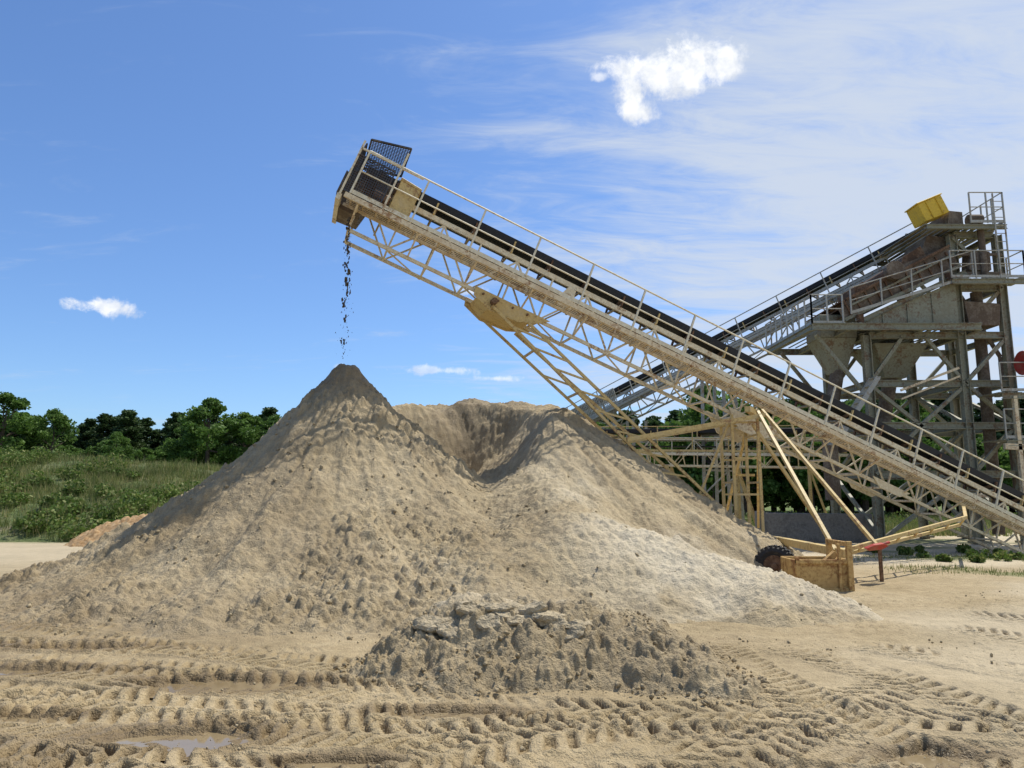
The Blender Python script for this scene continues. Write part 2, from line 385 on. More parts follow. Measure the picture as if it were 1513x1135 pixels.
def tracks(G,p0,p1,width,curv,pitch,ph,depth=.045):
    ax,ay=p1[0]-p0[0],p1[1]-p0[1]; L=math.hypot(ax,ay); ax/=L; ay/=L
    U=(X-p0[0])*ax+(Y-p0[1])*ay; Vv=-(X-p0[0])*ay+(Y-p0[1])*ax-curv*(U/L)*(1-U/L)*4
    Vv=Vv+.07*(vn(U*.9,U*0+ph,300)-.5)*2
    inn=(np.abs(Vv)<width/2+.12)&(U>-.1)&(U<L+.1)&fine
    u=U[inn];v=Vv[inn]
    u=u+.08*(vn(u*3,v*3,310)-.5); v=v+.03*(vn(u*6,v*6,311)-.5)
    side=np.sign(v)
    f=(u/pitch+ph+side*.25+np.abs(v)*.55/pitch)%1.0
    lug=ss(.03,.13,f)*ss(.58,.46,f)
    lug*=ss(.01,.04,np.abs(v))
    w=ss(width/2+.01,width/2-.02,np.abs(v))
    strg=.15+.85*ss(.32,.58,fbm(u*.8,v*1.5+ph*7,3,320))
    strg*=.7+.7*(vn(u*5,v*5,325)-.3)
    endf=ss(-.1,.3,u)*ss(L+.1,L-.3,u)
    rim=.026*np.exp(-((np.abs(v)-width/2-.03)/.03)**2)*(.3+vn(u*4,v*4,326))
    g=-depth*lug*strg+ .02*(1-lug)*strg+ (.026*(fbm(u*12,v*12,2,330)-.5))
    g=g*w+rim
    old=G[inn]
    G[inn]=old*(1-.6*w*endf)+g*endf
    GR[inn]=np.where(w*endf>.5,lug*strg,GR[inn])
T=[((-7.5,9.9),(-1.6,7.6),.55,.15),((-9,9.0),(-2.0,8.3),.5,.1),((-8,8.6),(-1.0,6.75),.58,.2),((-7.5,7.9),(1.8,5.75),.6,.28),((-6.5,7.15),(2.6,5.35),.6,-.1),
   ((.2,6.3),(6.5,5.3),.55,.1),((-5,5.95),(4.2,4.95),.6,.15),((-4.5,5.1),(3,4.55),.55,.05),
   ((-6.2,4.9),(-1.9,7.7),.6,.1),((-3.9,4.4),(-.9,6.6),.6,-.1),((-1.7,4.3),(1.2,6.0),.6,.1),((.9,4.3),(3.4,6.9),.6,.12),
   ((2.3,9.0),(2.75,4.6),.62,-.18),((3.0,8.8),(3.9,4.4),.55,.2),((4.0,8.9),(6.3,5.0),.6,.1),((5.6,9.9),(8.2,6.0),.6,.1),((6.4,10.9),(9.6,7.6),.55,.1),((-7.9,6.6),(-2.2,4.6),.55,.1),((-9.5,11.3),(-5.2,9.6),.5,.1)]
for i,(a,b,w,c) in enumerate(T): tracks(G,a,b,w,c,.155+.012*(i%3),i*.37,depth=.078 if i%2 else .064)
PUD=[(-2.65,7.1,.7,.26),(-2.35,5.6,.65,.25),(2.75,5.2,.4,.16),(-.5,6.2,.5,.15),(-5.3,7.6,1.2,.22),(-4.9,8.7,.9,.2),(-1.2,5.1,.35,.12),(-3.9,6.1,.5,.14),(-7.2,8.2,1.2,.2)]
for (cx,cy,rx,ry) in PUD:
    d=np.hypot((X-cx)/rx,(Y-cy)/ry)+.7*(fbm(X*2.5,Y*2.5,4,400)-.5)
    G=np.where(d<1.25,G-.05*ss(1.25,.6,d),G)
    G=np.where(d<1.0,G+(-.062+.25*(G+.05)-G)*ss(1.0,.8,d),G)
    ground_wet_shade=np.maximum(ground_wet_shade,.85*ss(2.0,.9,d))
ground_wet_shade=np.clip(ground_wet_shade+.40*GR,0,.95)  # damp tread grooves darkened further, lug shade put into the colour
grass=ss(-.5,.5,(Y-34)/3+4*(fbm(X*.25,Y*.25,4,410)-.5))
grass=np.maximum(grass,ss(-10,-14,X)*ss(26.0,27.5,Y+1.5*(fbm(X*.4,Y*.4,3,420)-.5)))
pat=ss(.55,.66,fbm(X*.35,Y*.7,4,430))*ss(9,11.5,X)*ss(13.5,15,Y)*.8
grass=np.clip(np.maximum(grass,pat),0,1)
ground=gridmesh('ground',gx,gy,G,M_ground,attrs={'dry':.35*ss(2,6,X)*ss(.35,.6,fbm(X*.3,Y*.3,3,440))+.35*ss(14,22,Y),'wet_and_shade':ground_wet_shade,'grass':grass})
for (cx,cy,rx,ry) in PUD:
    mb=MB(); n=40
    mb.v=[(cx+math.cos(t)*rx*1.4,cy+math.sin(t)*ry*1.4,-.058) for t in [2*math.pi*i/n for i in range(n)]]
    mb.f=[tuple(range(n))]; mb.m=[0]; mb.obj('puddle',[M_water])
n=4000; px=rng.uniform(-9,9,n); py=4.6+rng.random(n)**1.2*9; k=rng.random(n)<ss(.42,.65,fbm(px*.7,py*.7,3,450)); px,py=px[k],py[k]
sz=.006+.02*rng.random(len(px))**4
scatter('loose_clods',np.stack([px,py,sz*.1-.005],-1),sz,M_sand,parent=ground)

# ------------------------------------------------------------------ grassy berm
hx=np.arange(-130,0.1,.5); hy=np.arange(25.5,110,.4); X,Y=np.meshgrid(hx,hy)
def berm(x,y):
    e=y+2.2*(fbm(x*.15,y*.15,3,500)-.5)
    h=3.7*(.35*ss(26.3,31,e)+.65*ss(28,43,e))*ss(-1,-13,x+.1*y)*(.83+.17*ss(-14,-26,x))
    return h*ss(108,95,y)+.45*(fbm(x*.4,y*.4,4,510)-.5)*ss(27,31,e)-.08
gridmesh('grassy_hill',hx,hy,berm(X,Y),M_hill)
def blades(name,P,h,w,mat,nb=7,parent=None):
    n=len(P); P=np.repeat(P,nb,0); h=np.repeat(h,nb)*rng.uniform(.5,1.1,n*nb); N_=n*nb
    P=P+np.stack([rng.normal(size=N_)*.16,rng.normal(size=N_)*.16,np.zeros(N_)],-1)
    a=rng.uniform(0,2*np.pi,N_); d=np.stack([np.cos(a),np.sin(a),np.zeros(N_)],-1)*w
    l=np.stack([rng.normal(size=N_),rng.normal(size=N_),np.zeros(N_)],-1)*.22*h[:,None]
    tip=P+l; tip[:,2]+=h
    V=np.stack([P-d,P+d,tip],1).reshape(-1,3); F=np.arange(N_*3).reshape(-1,3)
    return npmesh(name,V,F,[mat],parent=parent)
n=17000; px=rng.uniform(-38,-5,n); py=26.6+rng.random(n)*18
k=(rng.random(n)<.25+.75*ss(.4,.6,fbm(px*.5,py*.5,3,520)))&(py>27.2+1.5*(vn(px*.5,px*0,9)-.5)); px,py=px[k],py[k]
P=np.stack([px,py,berm(px,py)-.03],-1)
blades('meadow_grass',P,.22+.4*rng.random(len(px))*fbm(px*.4,py*.4,3,530)*2,.018,M_dryg)
n=14000; px=rng.uniform(5,45,n); py=30+rng.random(n)**1.3*26; k=(rng.random(n)<.2+.8*ss(.4,.6,fbm(px*.3,py*.3,3,540)))&(py>31); px,py=px[k],py[k]
blades('meadow_grass',np.stack([px,py,px*0],-1),.18+.3*rng.random(len(px)),.022,M_dryg)
n=3500; px=rng.uniform(8.5,22,n); py=rng.uniform(14,22,n); k=fbm(px*.35,py*.7,4,430)>.56; px,py=px[k],py[k]
blades('weed_patch',np.stack([px,py,px*0],-1),.05+.13*rng.random(len(px))**2,.008,M_dryg)

def leafquads(C,R,n,size,flatz=.75):
    k=len(C); C=np.repeat(C,n,0); R=np.repeat(R,n); m=k*n
    d=rng.normal(size=(m,3)); d/=np.linalg.norm(d,axis=1)[:,None]
    r=R*(.45+.6*rng.random(m)**.6); P=C+d*r[:,None]*np.array([1,1,flatz])
    Rm=rotm(m); s=size*rng.uniform(.6,1.3,m)
    q=np.array([[-1,-.6,0],[1,-.6,0],[.8,.6,.15],[-.8,.6,.15]])*.5
    V=np.einsum('nij,kj->nki',Rm,q)*s[:,None,None]+P[:,None,:]
    return V.reshape(-1,3),np.arange(m*4).reshape(-1,4)
def mkmesh(name,parts,mats):
    V=[];F=[];MI=[];o=0
    for (v,f,mi) in parts:
        V+=v.tolist() if hasattr(v,'tolist') else list(v)
        for q in f: F.append(tuple(int(i)+o for i in q)); MI.append(mi)
        o=len(V)
    me=bpy.data.meshes.new(name); me.from_pydata(V,[],F)
    for m in mats: me.materials.append(m)
    me.polygons.foreach_set('material_index',MI); me.update(); return me
def deciduous(seed,H=1.0):
    r=random.Random(seed); mb=MB(); 
    th=r.uniform(.28,.36)
    mb.cyl((0,0,-.03),(0.01,0,th),.03,8,0,.02); mb.cyl((.01,0,th),(.02,.02,.75),.02,7,0,.006)
    C=[];R=[]
    for i in range(36):
        t=r.random(); z=.22+.72*t; rad=.36*math.sin(math.pi*min(1,(t*.85+.18)))**.7*r.uniform(.55,1.05)
        a=r.uniform(0,6.28); c=(rad*math.cos(a),rad*math.sin(a),z); C.append(c); R.append(r.uniform(.06,.125))
        if i%3==0: mb.cyl((0.01,0,th*.8+.3*t),(c[0]*.9,c[1]*.9,c[2]-.02),.010,5,0,.003)
    C.append((0,0,.9));R.append(.10); C.append((0,0,.6));R.append(.18)
    v,f=leafquads(np.array(C),np.array(R),165,.031)
    return mkmesh('deciduous_mesh',[(v,f,1),(mb.v,mb.f,0)],[M_bark,M_leaf])
def pinet(seed):
    r=random.Random(seed); mb=MB(); mb.cyl((0,0,-.03),(0,0,.97),.018,7,0,.003)
    C=[];R=[]
    for i in range(46):
        t=r.random()**.8; z=.16+.8*t; L=(.21*(1-t)**.75+.02)*r.uniform(.6,1.15); a=r.uniform(0,6.28)
        for k in (.5,1):
            C.append((L*k*math.cos(a),L*k*math.sin(a),z+.05*k)); R.append(.045+.02*(1-t))
        mb.cyl((0,0,z),(L*math.cos(a),L*math.sin(a),z+.05),.006,4,0,.002)
    v,f=leafquads(np.array(C),np.array(R),48,.026,.6)
    return mkmesh('pine_mesh',[(v,f,1),(mb.v,mb.f,0)],[M_bark,M_pine])
DEC=[deciduous(i) for i in range(4)]; PIN=[pinet(i+20) for i in range(4)]
def place(me,name,x,y,z,h,wsc=1,parent=None,rot=None):
    o=bpy.data.objects.new(name,me); o.location=(x,y,z); o.scale=(h*wsc,h*wsc,h)
    o.rotation_euler=(0,0,random.uniform(0,6.28) if rot is None else rot); COL.objects.link(o)
    if parent: o.parent=parent
    return o
def bz(x,y): return float(berm(np.array([x]),np.array([y]))[0])
for (x,y,h,w,k) in [(-24.6,60,6.3,1.15,0),(-22.4,61.5,5.4,1.2,1),(-26.6,62,4.8,1.1,2),(-41.5,60,6.7,1.2,1),(-38.6,62,5.4,1.0,3),(-44.5,58,6.5,1.2,0),(-30.5,57,3.1,1.1,2),(-47.5,63,6.5,1.1,2),(-20.2,63,5.2,1.2,3),(-17.8,66,4.8,1.2,0)]:
    place(DEC[k],'broadleaf_tree',x,y,bz(x,y)-.3,h,w)
e=empty('distant_tree_line')
for i in range(190):
    x=-95+i*.5+random.uniform(-.5,.5); y=random.uniform(70,84)
    if x<-2: place(random.choice(PIN),'pine_tree_part',x,y,bz(x,y)-.4,random.uniform(4.8,6.6),random.uniform(1.3,1.7),e)
for i in range(65):
    x=-80+i*1.1+random.uniform(-.6,.6); y=random.uniform(64,70)
    if x<-3: place(random.choice(DEC),'shrub_tree_part',x,y,bz(x,y)-.5,random.uniform(2.2,3.5),1.35,e)
e=empty('distant_tree_line')
for i in range(130):
    x=-2+i*.62+random.uniform(-.6,.6); y=random.uniform(66,80)
    place(random.choice(PIN),'pine_tree_part',x,y,-.2,random.uniform(8.0,10.2)*(1+.15*(x>25)),random.uniform(1.1,1.5),e)
for i in range(85):
    x=0+i*.95+random.uniform(-.6,.6); y=random.uniform(56,66)
    place(random.choice(DEC),'broadleaf_tree_part',x,y,-.3,random.uniform(5.2,8.2),1.2,e)
for (x,y,h,w,k) in [(14.6,55,10.2,.95,0),(17.4,56,9.0,1,3),(22,55,9.0,1,1),(26,55,8.8,1.0,2),(30,55,9.2,1,0)]:
    place(DEC[k],'broadleaf_tree',x,y,-.2,h,w)
C=[];R=[]
for i in range(360):
    x=random.uniform(-38,-6); y=27.6+random.random()**1.1*15; 
    if float(vn(np.array([x*.35]),np.array([y*.35]),77)[0])<.45: continue
    s=random.uniform(.16,.62); z=bz(x,y)
    for k in range(3): C.append((x+random.uniform(-.4,.4),y+random.uniform(-.4,.4),z+s*random.uniform(.2,.9))); R.append(s)
v,f=leafquads(np.array(C),np.array(R),95,.115,.8)
npmesh('shrub_patch',v,f,[M_weed])
C=[];R=[]
for i in range(110):
    x=random.uniform(8,40); y=random.uniform(38,54); s=random.uniform(.2,.6)
    C.append((x,y,s*.5)); R.append(s)
for i in range(22):
    C.append((random.uniform(10.5,14.5),random.uniform(18.5,23),.08)); R.append(random.uniform(.1,.22))
v,f=leafquads(np.array(C),np.array(R),110,.09,.8)
npmesh('shrub_patch',v,f,[M_weed])

X,Y=np.meshgrid(np.arange(-16,-10.4,.05),np.arange(24.4,28.6,.05))
gz=seg(X,Y,(-14.0,26.2),(-12.5,26.4),.75,1.15,.66,.3)-.05; gz2=gz+clods(X,Y,.16,.8,600)*.9+.2*(fbm(X*2,Y*2,3,610)-.5)
gridmesh('gravel_pile',np.arange(-16,-10.4,.05),np.arange(24.4,28.6,.05),gz2,M_gravel,mask=gz>-.08)

# ------------------------------------------------------------------ conveyors
def frame(A0,A1):
    A0=Vector(A0);a=(Vector(A1)-A0).normalized(); w=Vector((-a.y,a.x,0)).normalized()
    if w.y<0: w=-w
    h=a.cross(w); 
    if h.z<0: h=-h
    return lambda s,x,z:A0+a*s+w*x+h*z,a,w,h
def conveyor(name,A0,A1,L,paintm,railm,post=1.5,panel=1.0,edge=None):
    root=empty(name,A0); Lc,a,w,h=frame(A0,A1); off=Vector(A0)
    def done(mb,n,mats,bev=0):
        o=mb.obj(n,mats,root,bev); o.matrix_parent_inverse=Matrix.Translation(-off); return o
    t=MB(); wn,wf=.66,1.56; top,bot=.72,-.50
    for x in (wn,wf):
        t.beam(Lc(0,x,top),Lc(L,x,top),.06,.13,0,h); t.beam(Lc(.3,x,bot),Lc(L-.6,x,bot),.07,.08,0,h)
        n=int(L/panel)
        for i in range(n):
            s0=.3+i*panel
            if x==wn or i%2==0: t.beam(Lc(s0,x,top-.06),Lc(s0,x,bot),.042,.042,0,a)
            t.beam(Lc(s0,x+.003,bot if i%2 else top-.06),Lc(min(s0+panel,L),x+.003,top-.06 if i%2 else bot),.04,.04,0,w)
    for i in range(int(L/panel)):
        s0=.3+i*panel
        t.beam(Lc(s0,wn,bot-.003),Lc(s0,wf,bot-.003),.045,.05,0,h)
        if i%2: t.beam(Lc(s0,wn,bot-.05),Lc(s0+panel,wf,bot-.05),.03,.03,0,h)
    done(t,'lattice_truss',[paintm])
    k=MB()
    k.beam(Lc(-.05,0,0),Lc(L,0,0),.05,.12,0,h); k.beam(Lc(-.05,.6,0),Lc(L,.6,0),.05,.08,0,h)
    for i in range(int(L/.32)):
        s0=.1+i*.32; k.beam(Lc(s0,.03,.055),Lc(s0,.58,.055),.035,.02,0,h)
    for i in range(5):
        k.beam(Lc(0,.1+i*.1,.035),Lc(L,.1+i*.1,.035),.012,.02,0,h)
    for i in range(int(L/post)):
        s0=.3+i*post
        k.beam(Lc(s0,0,-.03),Lc(s0,wn,-.03),.05,.07,0,h); k.beam(Lc(s0,.03,-.06),Lc(s0,wn,bot),.04,.04,0,a)
    done(k,'walkway',[edge or paintm])
    r=MB(); r.rail([Lc(.05,-.0,.08),Lc(L,-.0,.08)],1.15,h,post,0,.022)
    done(r,'handrail',[railm])
    b=MB(); prof=[(.62,1.17),(.68,1.19),(.92,1.06),(1.30,1.06),(1.54,1.19),(1.60,1.17),(1.60,.99),(1.30,.955),(.92,.955),(.62,.99)]
    b.prism([Lc(.1,x,z) for x,z in prof],a*(L-.5),0)
    pr=[(.74,.40),(1.48,.40),(1.48,.36),(.74,.36)]; b.prism([Lc(.1,x,z) for x,z in pr],a*(L-.6),0)
    n=18; ring=[]
    for i in range(n+1):
        th=math.pi/2+math.pi*i/n; ring.append((.12+.34*math.cos(th),.69+.31*math.sin(th)))
    for (s0,z0),(s1,z1) in zip(ring[:-1],ring[1:]): b.beam(Lc(s0,1.1,z0),Lc(s1,1.1,z1),.80,.03,0,(w.cross(Lc(s1,0,z1)-Lc(s0,0,z0))))
    done(b,'belt',[M_belt])
    d=MB()
    for i in range(int((L-1)/1.05)):
        s0=.9+i*1.05
        d.cyl(Lc(s0,.69,1.0),Lc(s0,.91,.9),.055,8,1); d.cyl(Lc(s0,.91,.9),Lc(s0,1.31,.9),.055,8,1); d.cyl(Lc(s0,1.31,.9),Lc(s0,1.53,1.0),.055,8,1)
        for x in (.595,1.63): d.beam(Lc(s0,x,.78),Lc(s0,x,1.08),.04,.08,2 if i%2 else 1,w)
        d.beam(Lc(s0,.60,.81),Lc(s0,1.62,.81),.06,.04,0,h)
        if i%2: d.cyl(Lc(s0,.70,.32),Lc(s0,1.5,.32),.05,8,1)
    d.cyl(Lc(.12,.68,.69),Lc(.12,1.52,.69),.29,20,1)
    done(d,'idlers_and_pulley',[paintm,M_rust,M_yel])
    return root,Lc,a,w,h,done

A0=(-3.74,15.9,8.40); A1=(11.97,20.5,1.86)
root,Lc,a,w,h,done=conveyor('stacker_conveyor',A0,A1,22.3,M_cream,M_rail,edge=M_beam)
g=MB()
g.grille(Lc(-.15,.02,.10),Lc(.75,.02,.10),Lc(.75,.02,1.05),Lc(-.15,.02,1.05),16,16,.018,0)
g.grille(Lc(-.05,.10,1.55),Lc(.85,.10,1.80),Lc(.85,1.3,1.60),Lc(-.05,1.3,1.35),16,22,.014,0)
g.grille(Lc(-.2,.1,.3),Lc(-.2,1.5,.3),Lc(-.1,1.4,1.4),Lc(-.1,.1,1.4),20,16,.014,0)
done(g,'mesh_guards',[M_mesh])
g=MB()
for s0,x in ((-.15,0),(.85,0),(-.15,1.5),(.85,1.5)): g.beam(Lc(s0,x,-.05),Lc(s0,x,1.6 if s0>0 else 1.4),.045,.045,0,a)
g.beam(Lc(-.15,0,-.1),Lc(-.15,1.6,-.1),.1,.15,0,h)
g.beam(Lc(-.15,0,1.2),Lc(1.4,0,1.2),.045,.045,0,h); g.beam(Lc(-.15,0,.6),Lc(-.15,1.5,.6),.045,.045,0,h)
for x in (.60,1.62): g.prism([Lc(-.25,x,.45),Lc(.9,x,.45),Lc(.9,x,.95),Lc(-.25,x,.9)],w*.02,1)
g.prism([Lc(-.3,.58,.2),Lc(-.1,.58,-.15),Lc(.4,.58,-.12),Lc(.5,.58,.45),Lc(-.3,.58,.8)],w*.9,1)
done(g,'head_frame',[M_cream,M_brown])
g=MB()
g.prism([Lc(.95,.08,.2),Lc(1.45,.08,.2),Lc(1.45,.08,.95),Lc(.95,.08,1.0)],w*.4,0)
g.prism([Lc(.93,.06,.96),Lc(1.47,.06,.92),Lc(1.47,.06,.98),Lc(.93,.06,1.03)],w*.46,0)
g.cyl(Lc(.5,.15,.35),Lc(.9,.15,.35),.14,12,1)
g.cyl(Lc(.3,.12,.62),Lc(.3,.55,.62),.2,14,1)
done(g,'drive_motor_cover',[M_yel,M_rust],.01)
g=MB()
for x in (.55,1.6):
    g.prism([Lc(3.55,x,-.42),Lc(5.6,x,-.42),Lc(5.35,x,-.60),Lc(4.85,x,-.80),Lc(4.1,x,-.84),Lc(3.6,x,-.65)],w*.04,0)
g.prism([Lc(3.7,.6,-.58),Lc(5.2,.6,-.58),Lc(4.8,.6,-.76),Lc(4.05,.6,-.78)],w*1.0,0)
g.cyl(Lc(4.1,.35,-.62),Lc(4.1,1.9,-.62),.08,10,1)
for q in (3.8,4.2,4.6,5.0): g.cyl(Lc(q,.5,-.53),Lc(q,.56,-.53),.03,8,1)
done(g,'pivot_bracket',[M_yel,M_rust],.008)
g=MB()
g.prism([Lc(5.5,.6,.1),Lc(6.0,.6,.1),Lc(5.95,.6,.62),Lc(5.75,.6,.68)],w*.03,0)
for s0 in (10.9,):
    for x in (.56,1.62): g.prism([Lc(s0,x,-.4),Lc(s0+1.7,x,-.4),Lc(s0+1.2,x,-.85),Lc(s0+.5,x,-.85)],w*.04,0)
for x in (.56,1.62): g.prism([Lc(15.7,x,-.4),Lc(17.0,x,-.4),Lc(16.7,x,-.62),Lc(16.0,x,-.62)],w*.04,0)
done(g,'gusset_plates',[M_cream])
g=MB()
for x in (.5,1.7):
    p=Lc(4.1,x,-.72); q=Lc(5.1,x,-.72); P2=Vector((4.75,18.2+x*.6,1.05)); Q2=Vector((5.55,18.3+x*.6,1.0))
    P2=p+(P2-p)*1.15; Q2=q+(Q2-q)*1.15
    g.beam(p,P2,.065,.065,0); g.beam(q,Q2,.065,.065,0)
    for i in range(1,12):
        u=i/12
        if x<1 or i%3==0: g.beam(p.lerp(P2,u),q.lerp(Q2,u),.045,.045,0)
for u in (.2,.4,.6,.8):
    g.beam(Lc(4.1,.5,-.72).lerp(Vector((4.75,18.5,1.05)),u),Lc(4.1,1.7,-.72).lerp(Vector((4.75,19.2,1.05)),u),.05,.05,0)
for y0 in (18.0,19.3): g.beam((2.75,y0-.3,3.0),(6.3,y0+.3,3.66),.08,.10,0)
tn=Vector((6.15,18.45,3.8)); tf=Vector((6.35,19.6,3.8))
nf=Vector((6.25,14.6,.62)); nf2=Vector((7.35,15.1,.62)); ff=Vector((6.5,23.2,.7)); ff2=Vector((7.6,23.2,.7))
for p,q in ((tn,nf),(tn+Vector((.12,0,0)),nf2),(tf,ff),(tf+Vector((.2,0,0)),ff2)): g.beam(p,q,.07,.07,0)
g.beam(tn+Vector((-.3,-.2,0)),tf+Vector((.3,.2,0)),.14,.14,0)
g.beam(tf.lerp(ff,.5),tf.lerp(ff2,.5),.07,.07,0)
for x in (5.55,6.2):
    for y in (18.6,19.6): g.beam((x,y,0),(x,y,3.7),.07,.07,0)
    for z in (.8,2.0,3.2): g.beam((x,18.6,z),(x,19.6,z),.05,.05,0)
for y in (18.6,19.6):
    for z in (.8,1.7,2.6,3.5): g.beam((5.55,y,z),(6.2,y,z),.05,.05,0)
g.beam((6.2,19,3.5),(8.6,19.6,.0),.07,.07,0); g.beam((5.5,18.7,3.5),(4.3,18.7,.8),.06,.06,0)
done(g,'support_legs',[M_yel])
g=MB()
g.beam((6.3,14.2,.6),(6.7,23.6,.6),.16,.16,0)
TA,TB=Vector((6.3,14.5,.62)),Vector((11.0,18.2,1.15)); TC,TD=Vector((6.5,15.1,.48)),Vector((11.2,18.8,.95))
g.beam(TA,TB,.07,.08,0); g.beam(TC,TD,.06,.07,0)
for i in range(8):
    u=i/7; g.beam(TA.lerp(TB,u),TC.lerp(TD,u),.04,.04,0)
g.beam(TB,(12.3,20.4,1.35),.08,.08,0)
g.beam((7.35,15.1,-.02),(7.35,15.1,.62),.06,.06,2)
g.prism([(6.85,14.6,.66),(7.0,14.55,.73),(7.25,14.7,.75),(7.4,14.8,.70),(7.25,14.8,.63),(6.95,14.7,.61)],(0,.12,.02),1); g.cyl((7.1,14.75,.70),(7.5,15.0,.76),.03,10,1)
done(g,'axle_and_tow_frame',[M_yel,M_red,M_rust],.006)
def wheel(mb,c,ax,r,wd):
    ax=Vector(ax).normalized(); c=Vector(c)
    seq=[(-.5,.80),(-.46,.95),(-.3,1.0),(.3,1.0),(.46,.95),(.5,.80)]
    for (t0,r0),(t1,r1) in zip(seq[:-1],seq[1:]): mb.cyl(c+ax*t0*wd,c+ax*t1*wd,r0*r,24,0,r1*r,cap=False)
    for sg in (-1,1):
        mb.cyl(c+ax*sg*wd*.5,c+ax*sg*wd*.36,.80*r,24,0,.56*r,cap=False); mb.cyl(c+ax*sg*wd*.34,c+ax*sg*wd*.40,.58*r,20,1); mb.cyl(c+ax*sg*wd*.38,c+ax*sg*wd*.55,.16*r,10,1)
    u=Vector((0,0,1)); s_=ax.cross(u).normalized()
    for i in range(26):
        th=2*math.pi*i/26; o=(s_*math.cos(th)+u*math.sin(th))
        p=c+o*r*1.015; mb.beam(p-ax*wd*.45,p,.045,.05,0,o)
        th+=math.pi/26; o=(s_*math.cos(th)+u*math.sin(th)); p=c+o*r*1.015; mb.beam(p,p+ax*wd*.45,.045,.05,0,o)
g=MB()
wheel(g,(5.08,14.6,.34),(.55,1,0),.36,.34); wheel(g,(6.2,23.2,.46),(.2,1,0),.46,.34)
done(g,'wheels',[M_tyre,M_rust])
g=MB()
bx0,bx1,by0,by1,bz0,bz1=5.02,5.92,13.35,14.15,-.04,.56
t=.04
g.hexa([(bx0,by0,bz0),(bx1,by0,bz0),(bx1,by0+t,bz0),(bx0,by0+t,bz0),(bx0,by0,bz1),(bx1,by0,bz1),(bx1,by0+t,bz1),(bx0,by0+t,bz1)])
g.hexa([(bx0,by1-t,bz0),(bx1,by1-t,bz0),(bx1,by1,bz0),(bx0,by1,bz0),(bx0,by1-t,bz1),(bx1,by1-t,bz1),(bx1,by1,bz1),(bx0,by1,bz1)])
for x in (bx0-.002,bx1-t+.002): g.hexa([(x,by0+.01,bz0),(x+t,by0+.01,bz0),(x+t,by1-.01,bz0),(x,by1-.01,bz0),(x,by0+.01,bz1-.01),(x+t,by0+.01,bz1-.01),(x+t,by1-.01,bz1-.01),(x,by1-.01,bz1-.01)])
for z in (.04,.53): g.beam((bx0-.03,by0-.02,z),(bx1+.03,by0-.02,z),.05,.07); g.beam((bx1+.02,by0,z),(bx1+.02,by1,z),.05,.07)
g.beam((bx0,by0-.02,-.03),(bx0,by0-.02,.6),.06,.06); g.beam((bx1+.02,by0-.025,-.03),(bx1+.02,by0-.025,.88),.09,.09); g.beam((bx1-.16,by0-.025,-.03),(bx1-.16,by0-.025,.84),.05,.05)
g.beam((bx1+.02,by1,-.03),(bx1+.02,by1,.88),.09,.09); g.beam((bx1+.02,by0,.83),(bx1+.02,by1,.83),.07,.08)
g.beam((bx0+.1,by0+.2,.1),(bx1-.1,by0+.25,.66),.1,.1); g.hexa([(bx0+.05,by0+.06,.2),(bx1-.05,by0+.06,.2),(bx1-.05,by1-.06,.2),(bx0+.05,by1-.06,.2),(bx0+.05,by0+.06,.44),(bx1-.05,by0+.06,.40),(bx1-.05,by1-.06,.46),(bx0+.05,by1-.06,.40)],1)
g.obj('rusty_steel_box',[M_obox,M_sand],bevel=.006)

# falling sand
P=[];sz=[]
x0,y0=-3.80,16.5
for i in range(150):
    u=random.random()**.9; z=7.95-u*3.25; sp=.03+.14*u
    P.append((x0+.05*math.sin(u*3)+random.gauss(0,sp*.5),y0-.2*u+random.gauss(0,sp*.6),z)); sz.append(random.uniform(.005,.018))
for c,nn,k in ((-.01,14,1.2),(.04,10,1),(.10,8,1),(.16,10,1.2),(.22,16,1.5),(.33,16,1.4),(.38,8,1),(.45,14,1.3),(.52,8,1),(.60,10,1.1),(.72,8,1),(.88,8,1)):
    cx_=random.gauss(0,.03)
    for i in range(nn): P.append((x0+cx_+random.gauss(0,.026*k),y0-.2*c+random.gauss(0,.03),8.0-(c+random.gauss(0,.016*k))*3.3)); sz.append(random.uniform(.016,.04))
scatter('falling_sand',P,np.array(sz),M_drop,(.8,.8,1.6),smooth=False)

# second conveyor, rising to the tower
B0=(16.2,27.2,11.15); B1=(2.35,40,4.75)
root2,L2,a2,w2,h2,done2=conveyor('tower_conveyor',B0,B1,31,M_galv,M_galv,panel=1.5,post=2.0)
g=MB()
for s0 in (15.8,10.5,20.5,24.5):
    q0=L2(s0,.5,-.6); q1=L2(s0,1.7,-.6)
    for q in (q0,q1):
        for dx in (-.6,.6):
            g.beam((q.x+dx,q.y,0),(q.x+dx*.8,q.y,q.z),.13,.13)
    for z in np.arange(1.2,q0.z,1.6):
        for q in (q0,q1): g.beam((q.x-.6,q.y,z),(q.x+.6,q.y,z),.08,.08); g.beam((q.x-.6,q.y-.05,z-1.1),(q.x+.6,q.y-.05,z),.06,.06)
done2(g,'trestles',[M_galv])
g=MB(); q=L2(17.3,.4,-.5)
g.cyl((q.x,q.y,.3),(q.x,q.y,q.z),.17,12); g.cyl((q.x-.5,q.y,.3),(q.x-.5,q.y,q.z-.2),.12,12)
g.grille(L2(15.6,.1,.1),L2(18.6,.1,.1),L2(18.6,.1,1.0),L2(15.6,.1,1.0),30,9,.03,1)
done2(g,'drop_pipes',[M_belt,M_galv])

